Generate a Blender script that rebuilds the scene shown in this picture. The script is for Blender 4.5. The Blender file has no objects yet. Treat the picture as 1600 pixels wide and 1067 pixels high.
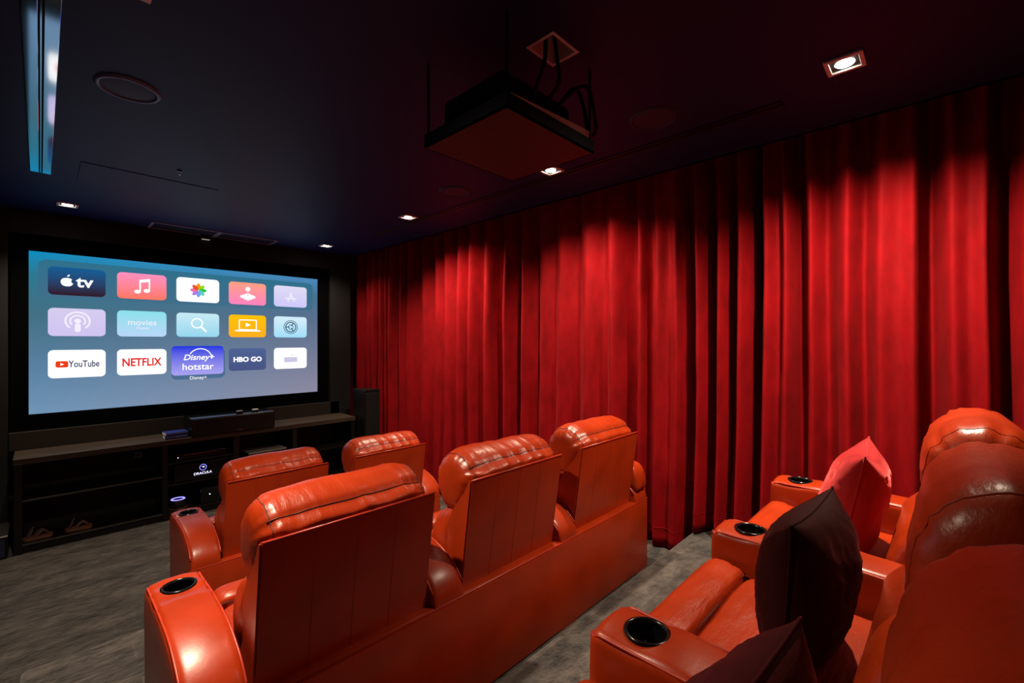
import bpy, bmesh, math, random
from mathutils import Vector, Matrix, noise

random.seed(7)
sc = bpy.context.scene
col = sc.collection
R = math.radians

# ------------------------------------------------------------------ camera, world, lights, exposure
CAMZ = 1.64
cam_d = bpy.data.cameras.new('camera'); cam = bpy.data.objects.new('camera', cam_d); col.objects.link(cam)
cam_d.sensor_width = 36; cam_d.lens = 36*703/1600; cam_d.clip_start = 0.02
cam.location = (0, 0, CAMZ); cam.rotation_euler = (R(90), 0, R(-46.35))
sc.camera = cam
sc.view_settings.view_transform = 'Standard'; sc.view_settings.look = 'None'
sc.view_settings.gamma = 1; sc.view_settings.use_curve_mapping = False
sc.view_settings.exposure = 0.0
w = bpy.data.worlds.new('world'); sc.world = w; w.use_nodes = True
w.node_tree.nodes['Background'].inputs[0].default_value = (0.02, 0.02, 0.03, 1)
w.node_tree.nodes['Background'].inputs[1].default_value = 0.1

CEIL = 2.74
F2, F3 = 0.24, 0.41         # platform heights
LAMPS = [(2.19, 0.275, 310, 14, 128), (2.257, 1.81, 225, 14, 126), (2.238, 3.40, 280, 20, 124), (2.26, 5.10, 80, 10, 120),
         (0.183, 1.79, 370, 0, 132), (0.15, 5.07, 115, 0, 120)]
WARM = (1.0, 0.82, 0.60)
for i, (x, y, pw, tilt, cone) in enumerate(LAMPS):
    ld = bpy.data.lights.new('downlight_beam', 'SPOT'); ld.energy = pw; ld.color = WARM
    ld.spot_size = R(cone); ld.spot_blend = 0.95; ld.shadow_soft_size = 0.022
    lo = bpy.data.objects.new('downlight_beam', ld); col.objects.link(lo)
    lo.location = (x, y, CEIL - 0.012); lo.rotation_euler = (0, -R(tilt), 0)

# ------------------------------------------------------------------ materials
def mat(name, base=(.5, .5, .5), rough=.5, metal=0.0, spec=.5, coat=0.0, sheen=0.0, sheen_tint=(1, 1, 1), emis=None, estr=1.0):
    m = bpy.data.materials.new(name); m.use_nodes = True
    b = m.node_tree.nodes['Principled BSDF']
    b.inputs['Base Color'].default_value = (*base, 1); b.inputs['Roughness'].default_value = rough
    b.inputs['Metallic'].default_value = metal; b.inputs['Specular IOR Level'].default_value = spec
    b.inputs['Coat Weight'].default_value = coat; b.inputs['Coat Roughness'].default_value = .25
    b.inputs['Sheen Weight'].default_value = sheen; b.inputs['Sheen Tint'].default_value = (*sheen_tint, 1)
    if emis:
        b.inputs['Emission Color'].default_value = (*emis, 1); b.inputs['Emission Strength'].default_value = estr
    return m
def N(m, t, **kw):
    n = m.node_tree.nodes.new(t)
    for k, v in kw.items():
        if k in n.inputs: n.inputs[k].default_value = v
        else: setattr(n, k, v)
    return n
def L(m, a, b): m.node_tree.links.new(a, b)
def B(m): return m.node_tree.nodes['Principled BSDF']
def ramp(m, stops):
    r = N(m, 'ShaderNodeValToRGB'); e = r.color_ramp.elements
    while len(e) < len(stops): e.new(.5)
    for i, (p, c) in enumerate(stops):
        e[i].position = p; e[i].color = (*c, 1)
    return r
def add_bump(m, layers):
    """layers: (kind, scale, stretch, strength, distance)"""
    tc = N(m, 'ShaderNodeTexCoord'); prev = None
    for kind, scale, st, strength, dist in layers:
        mp = N(m, 'ShaderNodeMapping'); mp.inputs['Scale'].default_value = st
        L(m, tc.outputs['Object'], mp.inputs['Vector'])
        if kind == 'noise':
            t = N(m, 'ShaderNodeTexNoise', Scale=scale, Detail=4.0, Roughness=.6); out = t.outputs['Fac']
        else:
            t = N(m, 'ShaderNodeTexVoronoi', Scale=scale); t.feature = 'DISTANCE_TO_EDGE'; out = t.outputs['Distance']
        L(m, mp.outputs[0], t.inputs['Vector'])
        bu = N(m, 'ShaderNodeBump', Strength=strength, Distance=dist)
        L(m, out, bu.inputs['Height'])
        if prev: L(m, prev.outputs[0], bu.inputs['Normal'])
        prev = bu
    L(m, prev.outputs[0], B(m).inputs['Normal'])

def srgb(r, g, b):
    f = lambda c: (c/255/12.92) if c/255 <= .04045 else ((c/255+.055)/1.055)**2.4
    return (f(r), f(g), f(b))

def leather(name, base, wr=(1, 1, 1), strength=.35):
    m = mat(name, base, .34, spec=.42, coat=.08)
    tc = N(m, 'ShaderNodeTexCoord'); t = N(m, 'ShaderNodeTexNoise', Scale=6.0, Detail=3.0)
    L(m, tc.outputs['Object'], t.inputs['Vector'])
    c2 = tuple(c*.78 for c in base)
    r = ramp(m, [(.3, c2), (.65, base)]); L(m, t.outputs['Fac'], r.inputs[0]); L(m, r.outputs[0], B(m).inputs['Base Color'])
    rr = N(m, 'ShaderNodeMapRange'); rr.inputs['To Min'].default_value = .27; rr.inputs['To Max'].default_value = .42
    L(m, t.outputs['Fac'], rr.inputs['Value']); L(m, rr.outputs[0], B(m).inputs['Roughness'])
    add_bump(m, [('voronoi', 260, (1, 1, 1), .12, .001), ('noise', 9, wr, strength, .012)])
    return m
ORANGE = (.38, .030, .0034)
M = {}
M['leather_flat'] = leather('red_orange_leather', ORANGE, (1, 1, 1), .10)
M['leather_back'] = leather('red_orange_leather_back', ORANGE, (1, 1, .3), .08)
M['leather_puff'] = leather('wrinkled_leather_pillow', ORANGE, (4, 1.0, 1.0), .28)
M['leather_seat'] = leather('wrinkled_leather_seat', ORANGE, (.8, 4.0, 1.5), .5)
M['leather_seam'] = mat('leather_piping', (.42, .03, .01), .4)
M['stitch'] = mat('dark_stitching', (.07, .006, .003), .6)
M['faint_stitch'] = mat('faint_stitching', (.30, .018, .005), .5)
M['cup'] = mat('black_gloss_cup', (.004, .004, .005), .12, spec=.8)
M['cup_rim'] = mat('cup_rim_dark_metal', (.05, .05, .055), .18, metal=.9)
M['dark_metal'] = mat('dark_metal', (.012, .012, .014), .35, metal=.3)
M['black'] = mat('matt_black', (.005, .005, .006), .6)
M['black_gloss'] = mat('black_gloss', (.006, .006, .007), .15)
M['black_velvet'] = mat('black_felt_border', (.0015, .0015, .002), .95, spec=.05)
M['white_card'] = mat('white_card', (.75, .72, .70), .6)
M['alu'] = mat('brushed_aluminium', (.85, .86, .88), .07, metal=1.0)
M['slot_black'] = mat('slot_black', (.002, .002, .002), .8)
M['silver'] = mat('silver_player_face', (.40, .39, .38), .35, metal=.6)
M['grey_mesh'] = mat('speaker_mesh', (.020, .028, .075), .6)
M['grey_ring'] = mat('speaker_ring', (.08, .12, .30), .4)
M['wall'] = mat('black_wall_paint', (.003, .003, .0045), .7)
M['hole'] = mat('raw_white_board', (.8, .78, .76), .8)

m = M['ceiling'] = mat('ceiling_paint_screen_glow', (.015, .022, .105), .55, spec=.18)  # dark paint with the screen's blue glow mixed into its base colour
add_bump(m, [('noise', 3.0, (1, 1, 1), .10, .01)])
m = M['walnut'] = mat('dark_walnut', (.05, .035, .024), .42, spec=.4)
tc = N(m, 'ShaderNodeTexCoord'); mp = N(m, 'ShaderNodeMapping'); mp.inputs['Scale'].default_value = (1, 14, 14)
t = N(m, 'ShaderNodeTexNoise', Scale=2.2, Detail=8.0, Roughness=.65)
L(m, tc.outputs['Object'], mp.inputs[0]); L(m, mp.outputs[0], t.inputs[0])
r_ = ramp(m, [(.3, (.030, .021, .015)), (.7, (.085, .062, .045))]); L(m, t.outputs[0], r_.inputs[0]); L(m, r_.outputs[0], B(m).inputs['Base Color'])
M['espresso'] = mat('espresso_cabinet', (.008, .0065, .006), .35)

# carpet: grey-brown pile with brushed dark and light patches
m = M['carpet'] = mat('grey_pile_carpet', (.1, .09, .08), .95, spec=.1, sheen=.25)
tc = N(m, 'ShaderNodeTexCoord')
mp = N(m, 'ShaderNodeMapping'); mp.inputs['Scale'].default_value = (1.0, 1.5, 1); mp.inputs['Rotation'].default_value = (0, 0, .15)
t1 = N(m, 'ShaderNodeTexNoise', Scale=6.5, Detail=12.0, Roughness=.76, Distortion=.25)
L(m, tc.outputs['Object'], mp.inputs[0]); L(m, mp.outputs[0], t1.inputs['Vector'])
r1 = ramp(m, [(.38, (.012, .010, .010)), (.46, (.050, .041, .037)), (.60, (.118, .097, .086))])
L(m, t1.outputs['Fac'], r1.inputs[0])
# vacuum strips: slightly darker rectangles of brushed pile
br = N(m, 'ShaderNodeTexBrick'); br.inputs['Color1'].default_value = (.35, .35, .36, 1); br.inputs['Color2'].default_value = (1, 1, 1, 1)
br.inputs['Mortar'].default_value = (.9, .9, .9, 1); br.inputs['Scale'].default_value = 1.0
br.inputs['Brick Width'].default_value = .85; br.inputs['Row Height'].default_value = .13; br.inputs['Mortar Size'].default_value = .004
mp2 = N(m, 'ShaderNodeMapping'); mp2.inputs['Location'].default_value = (.13, .03, 0); L(m, tc.outputs['Object'], mp2.inputs[0]); L(m, mp2.outputs[0], br.inputs[0])
mx = N(m, 'ShaderNodeMix'); mx.data_type = 'RGBA'; mx.blend_type = 'MULTIPLY'; mx.inputs[0].default_value = .8
L(m, r1.outputs[0], mx.inputs[6]); L(m, br.outputs[0], mx.inputs[7])
L(m, mx.outputs[2], B(m).inputs['Base Color'])
add_bump(m, [('noise', 380, (1, 1, 1), .8, .004), ('noise', 14, (1, 1.5, 1), .8, .02)])

# velvet curtain
def velvet(name, base, sheen):
    m = mat(name, base, .75, spec=.10, sheen=sheen, sheen_tint=(1, .16, .16)); B(m).inputs['Sheen Roughness'].default_value = .35
    tc = N(m, 'ShaderNodeTexCoord'); mp = N(m, 'ShaderNodeMapping'); mp.inputs['Scale'].default_value = (1, 2.2, .7)
    t = N(m, 'ShaderNodeTexNoise', Scale=7.0, Detail=8.0, Roughness=.62)
    L(m, tc.outputs['Object'], mp.inputs[0]); L(m, mp.outputs[0], t.inputs[0])
    r = ramp(m, [(.33, tuple(c*.72 for c in base)), (.55, base), (.75, tuple(min(1, c*1.15) for c in base))])
    L(m, t.outputs[0], r.inputs[0]); L(m, r.outputs[0], B(m).inputs['Base Color'])
    add_bump(m, [('noise', 60, (1, 3, .5), .25, .003), ('noise', 6, (1, 3, .6), .25, .01)])
    return m
M['velvet'] = velvet('crimson_velvet', (.25, .0022, .0050), .06)
M['pillow_pink'] = velvet('crushed_velvet_rose', (.42, .022, .026), 1.0)
M['pillow_maroon'] = velvet('crushed_velvet_maroon', (.022, .002, .002), .10)
M['pillow_plum'] = velvet('crushed_velvet_plum', (.055, .007, .009), .35)

# ------------------------------------------------------------------ mesh helpers
def mesh_from(name, verts, faces, smooth=False):
    me = bpy.data.meshes.new(name); me.from_pydata([tuple(v) for v in verts], [], faces); me.update()
    if smooth: me.polygons.foreach_set('use_smooth', [True]*len(me.polygons))
    return me
def fix(me):
    bm = bmesh.new(); bm.from_mesh(me); bmesh.ops.recalc_face_normals(bm, faces=bm.faces); bm.to_mesh(me); bm.free(); return me
def place(name, me, material=None, parent=None, loc=None):
    o = bpy.data.objects.new(name, me); col.objects.link(o)
    if material and not me.materials: me.materials.append(material)
    if parent: o.parent = parent
    if loc: o.location = loc
    return o
def empty(name, loc=(0, 0, 0), rz=0, label=None, cat=None, group=None):
    o = bpy.data.objects.new(name, None); col.objects.link(o); o.location = loc; o.rotation_euler = (0, 0, rz)
    o.empty_display_size = .1
    return tag(o, label, cat, group)
def tag(o, label=None, cat=None, group=None, kind=None):
    if label: o['label'] = label
    if cat: o['category'] = cat
    if group: o['group'] = group
    if kind: o['kind'] = kind
    return o
class MB:
    def __init__(s): s.bm = bmesh.new()
    def box(s, x0, x1, y0, y1, z0, z1, bev=0, seg=2):
        r = bmesh.ops.create_cube(s.bm, size=1)
        vs = r['verts']
        bmesh.ops.scale(s.bm, verts=vs, vec=(x1-x0, y1-y0, z1-z0)); bmesh.ops.translate(s.bm, verts=vs, vec=((x0+x1)/2, (y0+y1)/2, (z0+z1)/2))
        if bev:
            es = list({e for v in vs for e in v.link_edges})
            bmesh.ops.bevel(s.bm, geom=es, offset=bev, segments=seg, affect='EDGES', profile=.5)
        return s
    def prism(s, pts, x0, x1, axis='x'):
        n = len(pts)
        f = {'x': lambda a, p: (a, p[0], p[1]), 'y': lambda a, p: (p[0], a, p[1]), 'z': lambda a, p: (p[0], p[1], a)}[axis]
        A = [s.bm.verts.new(f(x0, p)) for p in pts]; C = [s.bm.verts.new(f(x1, p)) for p in pts]
        s.bm.faces.new(A); s.bm.faces.new(C[::-1])
        for i in range(n): s.bm.faces.new((A[i], A[(i+1) % n], C[(i+1) % n], C[i]))
        return s
    def cyl(s, c, r, h, axis='z', seg=24, r2=None):
        ret = bmesh.ops.create_cone(s.bm, cap_ends=True, segments=seg, radius1=r, radius2=r if r2 is None else r2, depth=h)
        rot = {'z': Matrix.Identity(4), 'y': Matrix.Rotation(R(90), 4, 'X'), 'x': Matrix.Rotation(R(90), 4, 'Y')}[axis]
        bmesh.ops.transform(s.bm, matrix=Matrix.Translation(c) @ rot, verts=ret['verts']); return s
    def lathe(s, prof, c=(0, 0, 0), seg=32, axis='z'):
        rings = []
        for r, h in prof:
            rings.append([s.bm.verts.new(Vector(c) + (Vector((r*math.cos(2*math.pi*i/seg), r*math.sin(2*math.pi*i/seg), h)) if axis == 'z'
                          else Vector((r*math.cos(2*math.pi*i/seg), h, r*math.sin(2*math.pi*i/seg))))) for i in range(seg)])
        for a, b in zip(rings, rings[1:]):
            for i in range(seg): s.bm.faces.new((a[i], a[(i+1) % seg], b[(i+1) % seg], b[i]))
        return s
    def tube(s, pts, r, seg=6, closed=False):
        pts = [Vector(p) for p in pts]; n = len(pts); rings = []
        for i, p in enumerate(pts):
            a = pts[i-1] if (i > 0 or closed) else p; b = pts[(i+1) % n] if (i < n-1 or closed) else p
            d = (b-a).normalized(); up = Vector((0, 0, 1)) if abs(d.z) < .9 else Vector((1, 0, 0))
            u = d.cross(up).normalized(); v = d.cross(u)
            rings.append([s.bm.verts.new(p + r*(u*math.cos(2*math.pi*k/seg) + v*math.sin(2*math.pi*k/seg))) for k in range(seg)])
        rng = range(n if closed else n-1)
        for i in rng:
            a, b = rings[i], rings[(i+1) % n]
            for k in range(seg): s.bm.faces.new((a[k], a[(k+1) % seg], b[(k+1) % seg], b[k]))
        if not closed:
            s.bm.faces.new(rings[0]); s.bm.faces.new(rings[-1][::-1])
        return s
    def mesh(s, name='mesh', smooth=False):
        bmesh.ops.recalc_face_normals(s.bm, faces=s.bm.faces)
        me = bpy.data.meshes.new(name); s.bm.to_mesh(me); s.bm.free()
        if smooth: me.polygons.foreach_set('use_smooth', [True]*len(me.polygons))
        return me
    def build(s, name, material, parent=None, smooth=False, loc=None):
        return place(name, s.mesh(name, smooth), material, parent, loc)
def auto_smooth(me, deg=40):
    bm = bmesh.new(); bm.from_mesh(me)
    for f in bm.faces: f.smooth = True
    for e in bm.edges:
        if len(e.link_faces) == 2 and e.calc_face_angle(0) > R(deg): e.smooth = False
    bm.to_mesh(me); bm.free(); return me
def struct(o): o['kind'] = 'structure'; return o
def catmull(P, sub, closed=True):
    out = []; n = len(P)
    for i in range(n if closed else n-1):
        g = (lambda k: P[k % n]) if closed else (lambda k: P[min(max(k, 0), n-1)])
        p0, p1, p2, p3 = g(i-1), g(i), g(i+1), g(i+2)
        for k in range(sub):
            t = k/sub
            out.append(tuple(.5*((2*p1[j]) + (-p0[j]+p2[j])*t + (2*p0[j]-5*p1[j]+4*p2[j]-p3[j])*t*t + (-p0[j]+3*p1[j]-3*p2[j]+p3[j])*t**3) for j in range(len(p1))))
    if not closed: out.append(tuple(P[-1]))
    return out

# ------------------------------------------------------------------ room shell
XL, XR, YB, YF = -1.25, 3.35, -1.45, 5.62
flo = struct(MB().box(XL, XR, YB, 6.3, -.12, 0).build('floor', M['carpet']))
def platform(x0, x1, y0, y1, z1):
    me = MB().box(x0, x1, y0, y1, -.02, z1, .022, 4).mesh('platform'); auto_smooth(me)
    return struct(place('platform', me, M['carpet'], flo))
platform(-.06, XR-.01, .9, 2.83, F2)
platform(-.06, XR-.02, YB+.02, 1.17, F3)
# ceiling with the cable opening left in it
hx0, hx1, hy0, hy1 = 1.255, 1.415, .995, 1.125
cb = MB()
cb.box(XL, hx0, YB, 6.3, CEIL, CEIL+.05); cb.box(hx1, 2.80, YB, 6.3, CEIL, CEIL+.05)
cb.box(hx0, hx1, YB, hy0, CEIL, CEIL+.05); cb.box(hx0, hx1, hy1, 6.3, CEIL, CEIL+.05)
cb.box(2.78, 2.80, YB, 6.3, CEIL, CEIL+.30); cb.box(2.78, XR, YB, 6.3, CEIL+.28, CEIL+.33)
ceil = struct(cb.build('ceiling', M['ceiling']))
hb = MB(); e = .012
hb.box(hx0, hx0+e, hy0, hy1, CEIL-.001, CEIL+.14); hb.box(hx1-e, hx1, hy0, hy1, CEIL-.001, CEIL+.14)
hb.box(hx0+e, hx1-e, hy0, hy0+e, CEIL-.001, CEIL+.14); hb.box(hx0+e, hx1-e, hy1-e, hy1, CEIL-.001, CEIL+.14)
hb.box(hx0, hx1, hy0, hy1, CEIL+.14, CEIL+.15)
struct(hb.build('cable_opening', M['hole'], ceil))
struct(MB().box(XL-.1, XL, YB, 6.3, 0, CEIL).build('wall_left', M['wall']))
struct(MB().box(XR, XR+.1, YB, 6.3, 0, CEIL+.3).build('wall_right', M['wall']))
struct(MB().box(XL, XR, YB-.1, YB, 0, CEIL+.3).build('wall_back', M['wall']))
wf = MB().box(XL, 2.74, YF, YF+.08, 0, CEIL); wf.box(2.66, 2.74, YF+.08, 6.3, 0, CEIL); wf.box(2.74, XR, 6.22, 6.3, 0, CEIL+.3)
struct(wf.build('wall_front', M['wall']))
M['panel'] = mat('dark_brown_panel', (.018, .014, .011), .55)
struct(MB().box(-.18, 2.62, 5.53, YF, .735, .885, .003).build('trim_1', M['panel']))
struct(MB().box(2.505, 2.77, 5.53, YF, 0, CEIL, .003).build('trim_2', M['wall']))
struct(MB().box(XL, -.185, 5.53, YF, 0, CEIL, .003).build('trim_3', M['wall']))
struct(MB().box(-.185, 2.505, 5.53, YF, 2.545, CEIL, .003).build('trim_4', M['wall']))

# ceiling fittings --------------------------------------------------
M['lamp'] = mat('lamp_glow', (0, 0, 0), 1, emis=(1, .88, .72), estr=30)
M['lamp_dim'] = mat('lamp_glow_dim', (0, 0, 0), 1, emis=(1, .88, .72), estr=6)
M['trimw'] = mat('white_lamp_trim', (.8, .78, .76), .4)
def downlight(x, y, label, bright=True, s=.055):
    e_ = empty('downlight', (x, y, CEIL), 0, label, 'ceiling light', 'square recessed downlights in the ceiling')
    fr = MB()
    for a in (-1, 1):
        fr.box(a*s-.008, a*s+.008, -s-.008, s+.008, -.010, 0, .002); fr.box(-s+.008, s-.008, a*s-.008, a*s+.008, -.010, 0, .002)
    fr.build('trim_ring', M['trimw'], e_)
    MB().box(-s+.008, s-.008, -s+.008, s-.008, -.003, 0).build('baffle', M['black'], e_)
    MB().lathe([(0.0001, -.0075), (.028, -.0075), (.031, -.005), (.033, -.003)], seg=24).build('lamp_disc', M['lamp'] if bright else M['lamp_dim'], e_)
downlight(2.19, .275, 'square recessed downlight nearest the camera, glaring above the right curtain')
downlight(2.257, 1.81, 'square recessed downlight just past the hanging projector tray')
downlight(2.238, 3.40, 'small lit downlight beside the far end of the long dark ceiling slot')
downlight(2.26, 5.10, 'farthest downlight, in the ceiling corner by screen and curtain')
downlight(.15, 5.07, 'lit downlight above the left end of the projection screen')
downlight(.183, 1.79, 'lit downlight above the left armrest of the middle row')
pl = empty('slim_ceiling_light', (1.18, 5.50, CEIL), 0, 'small dim rectangular light under the ceiling vent above the screen', 'ceiling light')
MB().box(-.04, .04, -.02, .02, -.045, 0, .003).build('housing', M['black'], pl)
MB().box(-.034, .034, -.014, .014, -.048, -.045).build('lens', mat('slim_lens', (.3, .3, .28), .4, emis=(1, .95, .8), estr=.35), pl)

def ceiling_speaker(x, y, label, ring=M['grey_ring']):
    e_ = empty('ceiling_speaker', (x, y, CEIL), 0, label, 'ceiling speaker', 'round ceiling speakers')
    MB().lathe([(.092, -.001), (.098, -.009), (.108, -.009), (.115, 0)], seg=48).build('rim', ring, e_, True)
    MB().lathe([(.0001, -.006), (.07, -.006), (.092, -.004)], seg=48).build('grille', M['grey_mesh'], e_, True)
ceiling_speaker(.265, 2.56, 'round speaker set in the ceiling beside the left metal slot')
ceiling_speaker(2.09, 1.03, 'round dark speaker set in the ceiling right of the projector tray', M['grey_mesh'])
ceiling_speaker(2.10, 2.58, 'round dark speaker set in the ceiling left of the long dark slot', M['grey_mesh'])

def slot(x0, x1, y0, y1, label, fl, wd, cx):
    e_ = empty('slot_diffuser', ((x0+x1)/2, y0, CEIL), 0, label, 'air vent')
    hw = (x1-x0)/2; Ln = y1-y0
    MB().box(-hw, -cx, 0, Ln, -.006, 0, .001).build('flange', fl, e_); MB().box(cx, hw, 0, Ln, -.006, 0, .001).build('flange', fl, e_)
    MB().box(-cx, cx, 0, Ln, -.002, 0).build('slot', M['slot_black'], e_)
    MB().box(-.002, .002, 0, Ln, -.005, -.002).build('blade', fl, e_)
    MB().box(-hw, hw, Ln, Ln+.004, -.006, 0).build('end_cap', fl, e_)
slot(-.045, .048, -.9, 4.22, 'long shiny metal slot diffuser running along the left of the ceiling', M['alu'], 0, .008)
M['darkpaint'] = mat('dark_painted_metal', (.006, .006, .007), .5)
slot(2.335, 2.395, .53, 4.18, 'long black slot diffuser running along the ceiling beside the curtain', M['darkpaint'], 0, .012)
# ceiling vent over the screen
v = empty('ceiling_vent', (1.25, 5.37, CEIL), 0, 'wide two-panel ceiling vent above the projection screen', 'air vent')
for s_ in (-1, 1):
    c = s_*.272
    f_ = MB()
    for a in (-1, 1):
        f_.box(c+a*.262-.01, c+a*.262+.01, -.15, .15, -.008, 0, .001); f_.box(c-.26, c+.26, a*.14-.01, a*.14+.01, -.008, 0, .001)
    fo = f_.build('frame', mat('vent_frame', (.28, .30, .40), .4), v)
    sl = MB()
    for k in range(9): sl.box(c-.25, c+.25, -.12+k*.028, -.105+k*.028, -.005, -.001)
    sl.build('louvre', M['grey_mesh'], v)
# access panel, a little out of plane
ap = tag(MB().box(-.36, .36, -.02, .40, -.004, 0, .002).build('access_panel', M['ceiling'], None, loc=(.53, 3.82, CEIL)),
         'flush painted access panel in the ceiling between left slot and vent', 'access panel')
sp = empty('sprinkler', (.62, 3.55, CEIL), 0, 'tiny metal sprinkler head in the ceiling before the access panel', 'sprinkler')
MB().cyl((0, 0, -.004), .014, .008).build('escutcheon', M['grey_ring'], sp); MB().cyl((0, 0, -.016), .003, .02, seg=8).build('nozzle', M['alu'], sp)

# ------------------------------------------------------------------ projector on its hanging tray
TZ = 2.41; tx0, tx1, ty0, ty1 = 1.055, 1.565, 1.03, 1.49
tr = empty('projector_tray', ((tx0+tx1)/2, (ty0+ty1)/2, TZ), 0, 'dark square tray hanging from the ceiling on four thin rods', 'shelf')
hw, hd = (tx1-tx0)/2, (ty1-ty0)/2
MB().box(-hw, hw, -hd, hd, 0, .008).build('tray_plate', mat('brown_tray_plate', (.022, .014, .012), .5), tr)
for nm, b_ in (('lip', (-hw, hw, -hd, -hd+.006, 0, .052)), ('lip', (-hw, hw, hd-.006, hd, 0, .052)), ('lip', (-hw, -hw+.006, -hd+.006, hd-.006, 0, .052)), ('lip', (hw-.006, hw, -hd+.006, hd-.006, 0, .052))):
    MB().box(*b_).build(nm, M['dark_metal'], tr)
for a in (-1, 1):
    for b in (-1, 1):
        MB().cyl((a*(hw-.012), b*(hd-.012), (CEIL-TZ)/2+.004), .0055, CEIL-TZ-.008, seg=10).build('rod', M['dark_metal'], tr)
MB().prism([(-hw+.02, .053), (hw-.03, .053), (hw-.03, .082), (-hw+.02, .056)], -hd+.001, -hd+.004, 'y').build('edge_strip', M['white_card'], tr)
pj = empty('projector', (1.31, 1.27, TZ+.0085), 0, 'black box projector sitting in the hanging tray, facing the screen', 'projector')
bm_ = MB().box(-.20, .20, -.17, .18, .02, .185, .03, 4); me = bm_.mesh('body'); auto_smooth(me); place('body', me, M['black_gloss'], pj)
for a in (-1, 1):
    for b in (-1, 1): MB().cyl((a*.15, b*.13, .0105), .014, .021, seg=12).build('foot', M['black'], pj)
MB().lathe([(.0001, .19), (.035, .19), (.045, .196), (.05, .18)], c=(-.02, 0, .105), axis='y').build('lens', mat('lens_glass', (.02, .03, .08), .05), pj, True)
vb = MB()
for k in range(7): vb.box(.198, .203, -.10+k*.03, -.085+k*.03, .06, .14)
vb.build('vent_slats', M['black'], pj)
def cable(pts, label):
    o = MB().tube(catmull(pts, 8, False), .008, 8).build('cable', M['black'], None, True); return tag(o, label, 'cable')
cable([(1.34, 1.10, TZ+.15), (1.345, 1.04, TZ+.20), (1.34, 1.045, CEIL-.03), (1.33, 1.06, CEIL+.12)], 'thick black cable rising from the projector into the ceiling opening')
cable([(1.27, 1.10, TZ+.15), (1.26, 1.05, TZ+.22), (1.285, 1.055, CEIL-.03), (1.29, 1.06, CEIL+.12)], 'black cable with plug entering the left of the ceiling opening')
cable([(1.43, 1.12, TZ+.16), (1.50, 1.08, TZ+.26), (1.54, 1.06, TZ+.18), (1.55, 1.05, TZ+.065)], 'thin cable looping from projector down beside the right tray rod')
cable([(1.40, 1.10, TZ+.15), (1.46, 1.0, TZ+.22), (1.535, 1.0, TZ+.10), (1.545, 1.02, TZ+.06)], 'lower thin cable arching over the right corner of the tray')

# ------------------------------------------------------------------ projection screen
SY = 5.60; sx0, sx1, sz0, sz1 = -.068, 2.372, 1.021, 2.411
scr = empty('projection_screen', (0, SY, 0), 0, 'large wall-mounted projection screen showing a menu of app tiles', 'screen')
fb = MB(); d0, d1 = -.03, .012
fb.box(-.175, sx0, d0, d1, .888, 2.54, .004); fb.box(sx1, 2.50, d0, d1, .888, 2.54, .004)
fb.box(sx0, sx1, d0, d1, .888, sz0, .004); fb.box(sx0, sx1, d0, d1, sz1, 2.54, .004)
fb.build('frame', M['black_velvet'], scr)
GAIN = 1.0
def em(name, c, c2=None, z0=0, z1=1, g=1.0):
    m = mat(name, (0, 0, 0), 1, spec=0); b = B(m); b.inputs['Emission Strength'].default_value = GAIN*g
    if c2 is None: b.inputs['Emission Color'].default_value = (*srgb(*c), 1)
    else:
        tc = N(m, 'ShaderNodeTexCoord'); sp = N(m, 'ShaderNodeSeparateXYZ'); mr = N(m, 'ShaderNodeMapRange')
        mr.inputs['From Min'].default_value = z0; mr.inputs['From Max'].default_value = z1
        L(m, tc.outputs['Object'], sp.inputs[0]); L(m, sp.outputs[2], mr.inputs[0])
        r = ramp(m, [(0, srgb(*c)), (1, srgb(*c2))]); L(m, mr.outputs[0], r.inputs[0]); L(m, r.outputs[0], b.inputs['Emission Color'])
    return m
# the projected background picture: bilinear wash of four corner colours plus soft bands
m = mat('projected_background', (0, 0, 0), 1, spec=0)
tc = N(m, 'ShaderNodeTexCoord'); sp_ = N(m, 'ShaderNodeSeparateXYZ'); L(m, tc.outputs['Object'], sp_.inputs[0])
mz = N(m, 'ShaderNodeMapRange'); mz.inputs['From Min'].default_value = sz0; mz.inputs['From Max'].default_value = sz1; L(m, sp_.outputs[2], mz.inputs[0])
mxx = N(m, 'ShaderNodeMapRange'); mxx.inputs['From Min'].default_value = sx0; mxx.inputs['From Max'].default_value = sx1; L(m, sp_.outputs[0], mxx.inputs[0])
rl = ramp(m, [(0, srgb(112, 148, 182)), (.3, srgb(88, 128, 160)), (.62, srgb(66, 112, 132)), (.85, srgb(45, 120, 145)), (1, srgb(10, 140, 190))])
rr_ = ramp(m, [(0, srgb(140, 136, 158)), (.3, srgb(118, 124, 150)), (.62, srgb(92, 112, 142)), (.85, srgb(72, 112, 145)), (1, srgb(75, 135, 185))])
L(m, mz.outputs[0], rl.inputs[0]); L(m, mz.outputs[0], rr_.inputs[0])
mm = N(m, 'ShaderNodeMix'); mm.data_type = 'RGBA'; L(m, mxx.outputs[0], mm.inputs[0]); L(m, rl.outputs[0], mm.inputs[6]); L(m, rr_.outputs[0], mm.inputs[7])
L(m, mm.outputs[2], B(m).inputs['Emission Color']); B(m).inputs['Emission Strength'].default_value = GAIN
MB().box(sx0, sx1, -.001, .012, sz0, sz1).build('projected_picture', m, scr)

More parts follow.
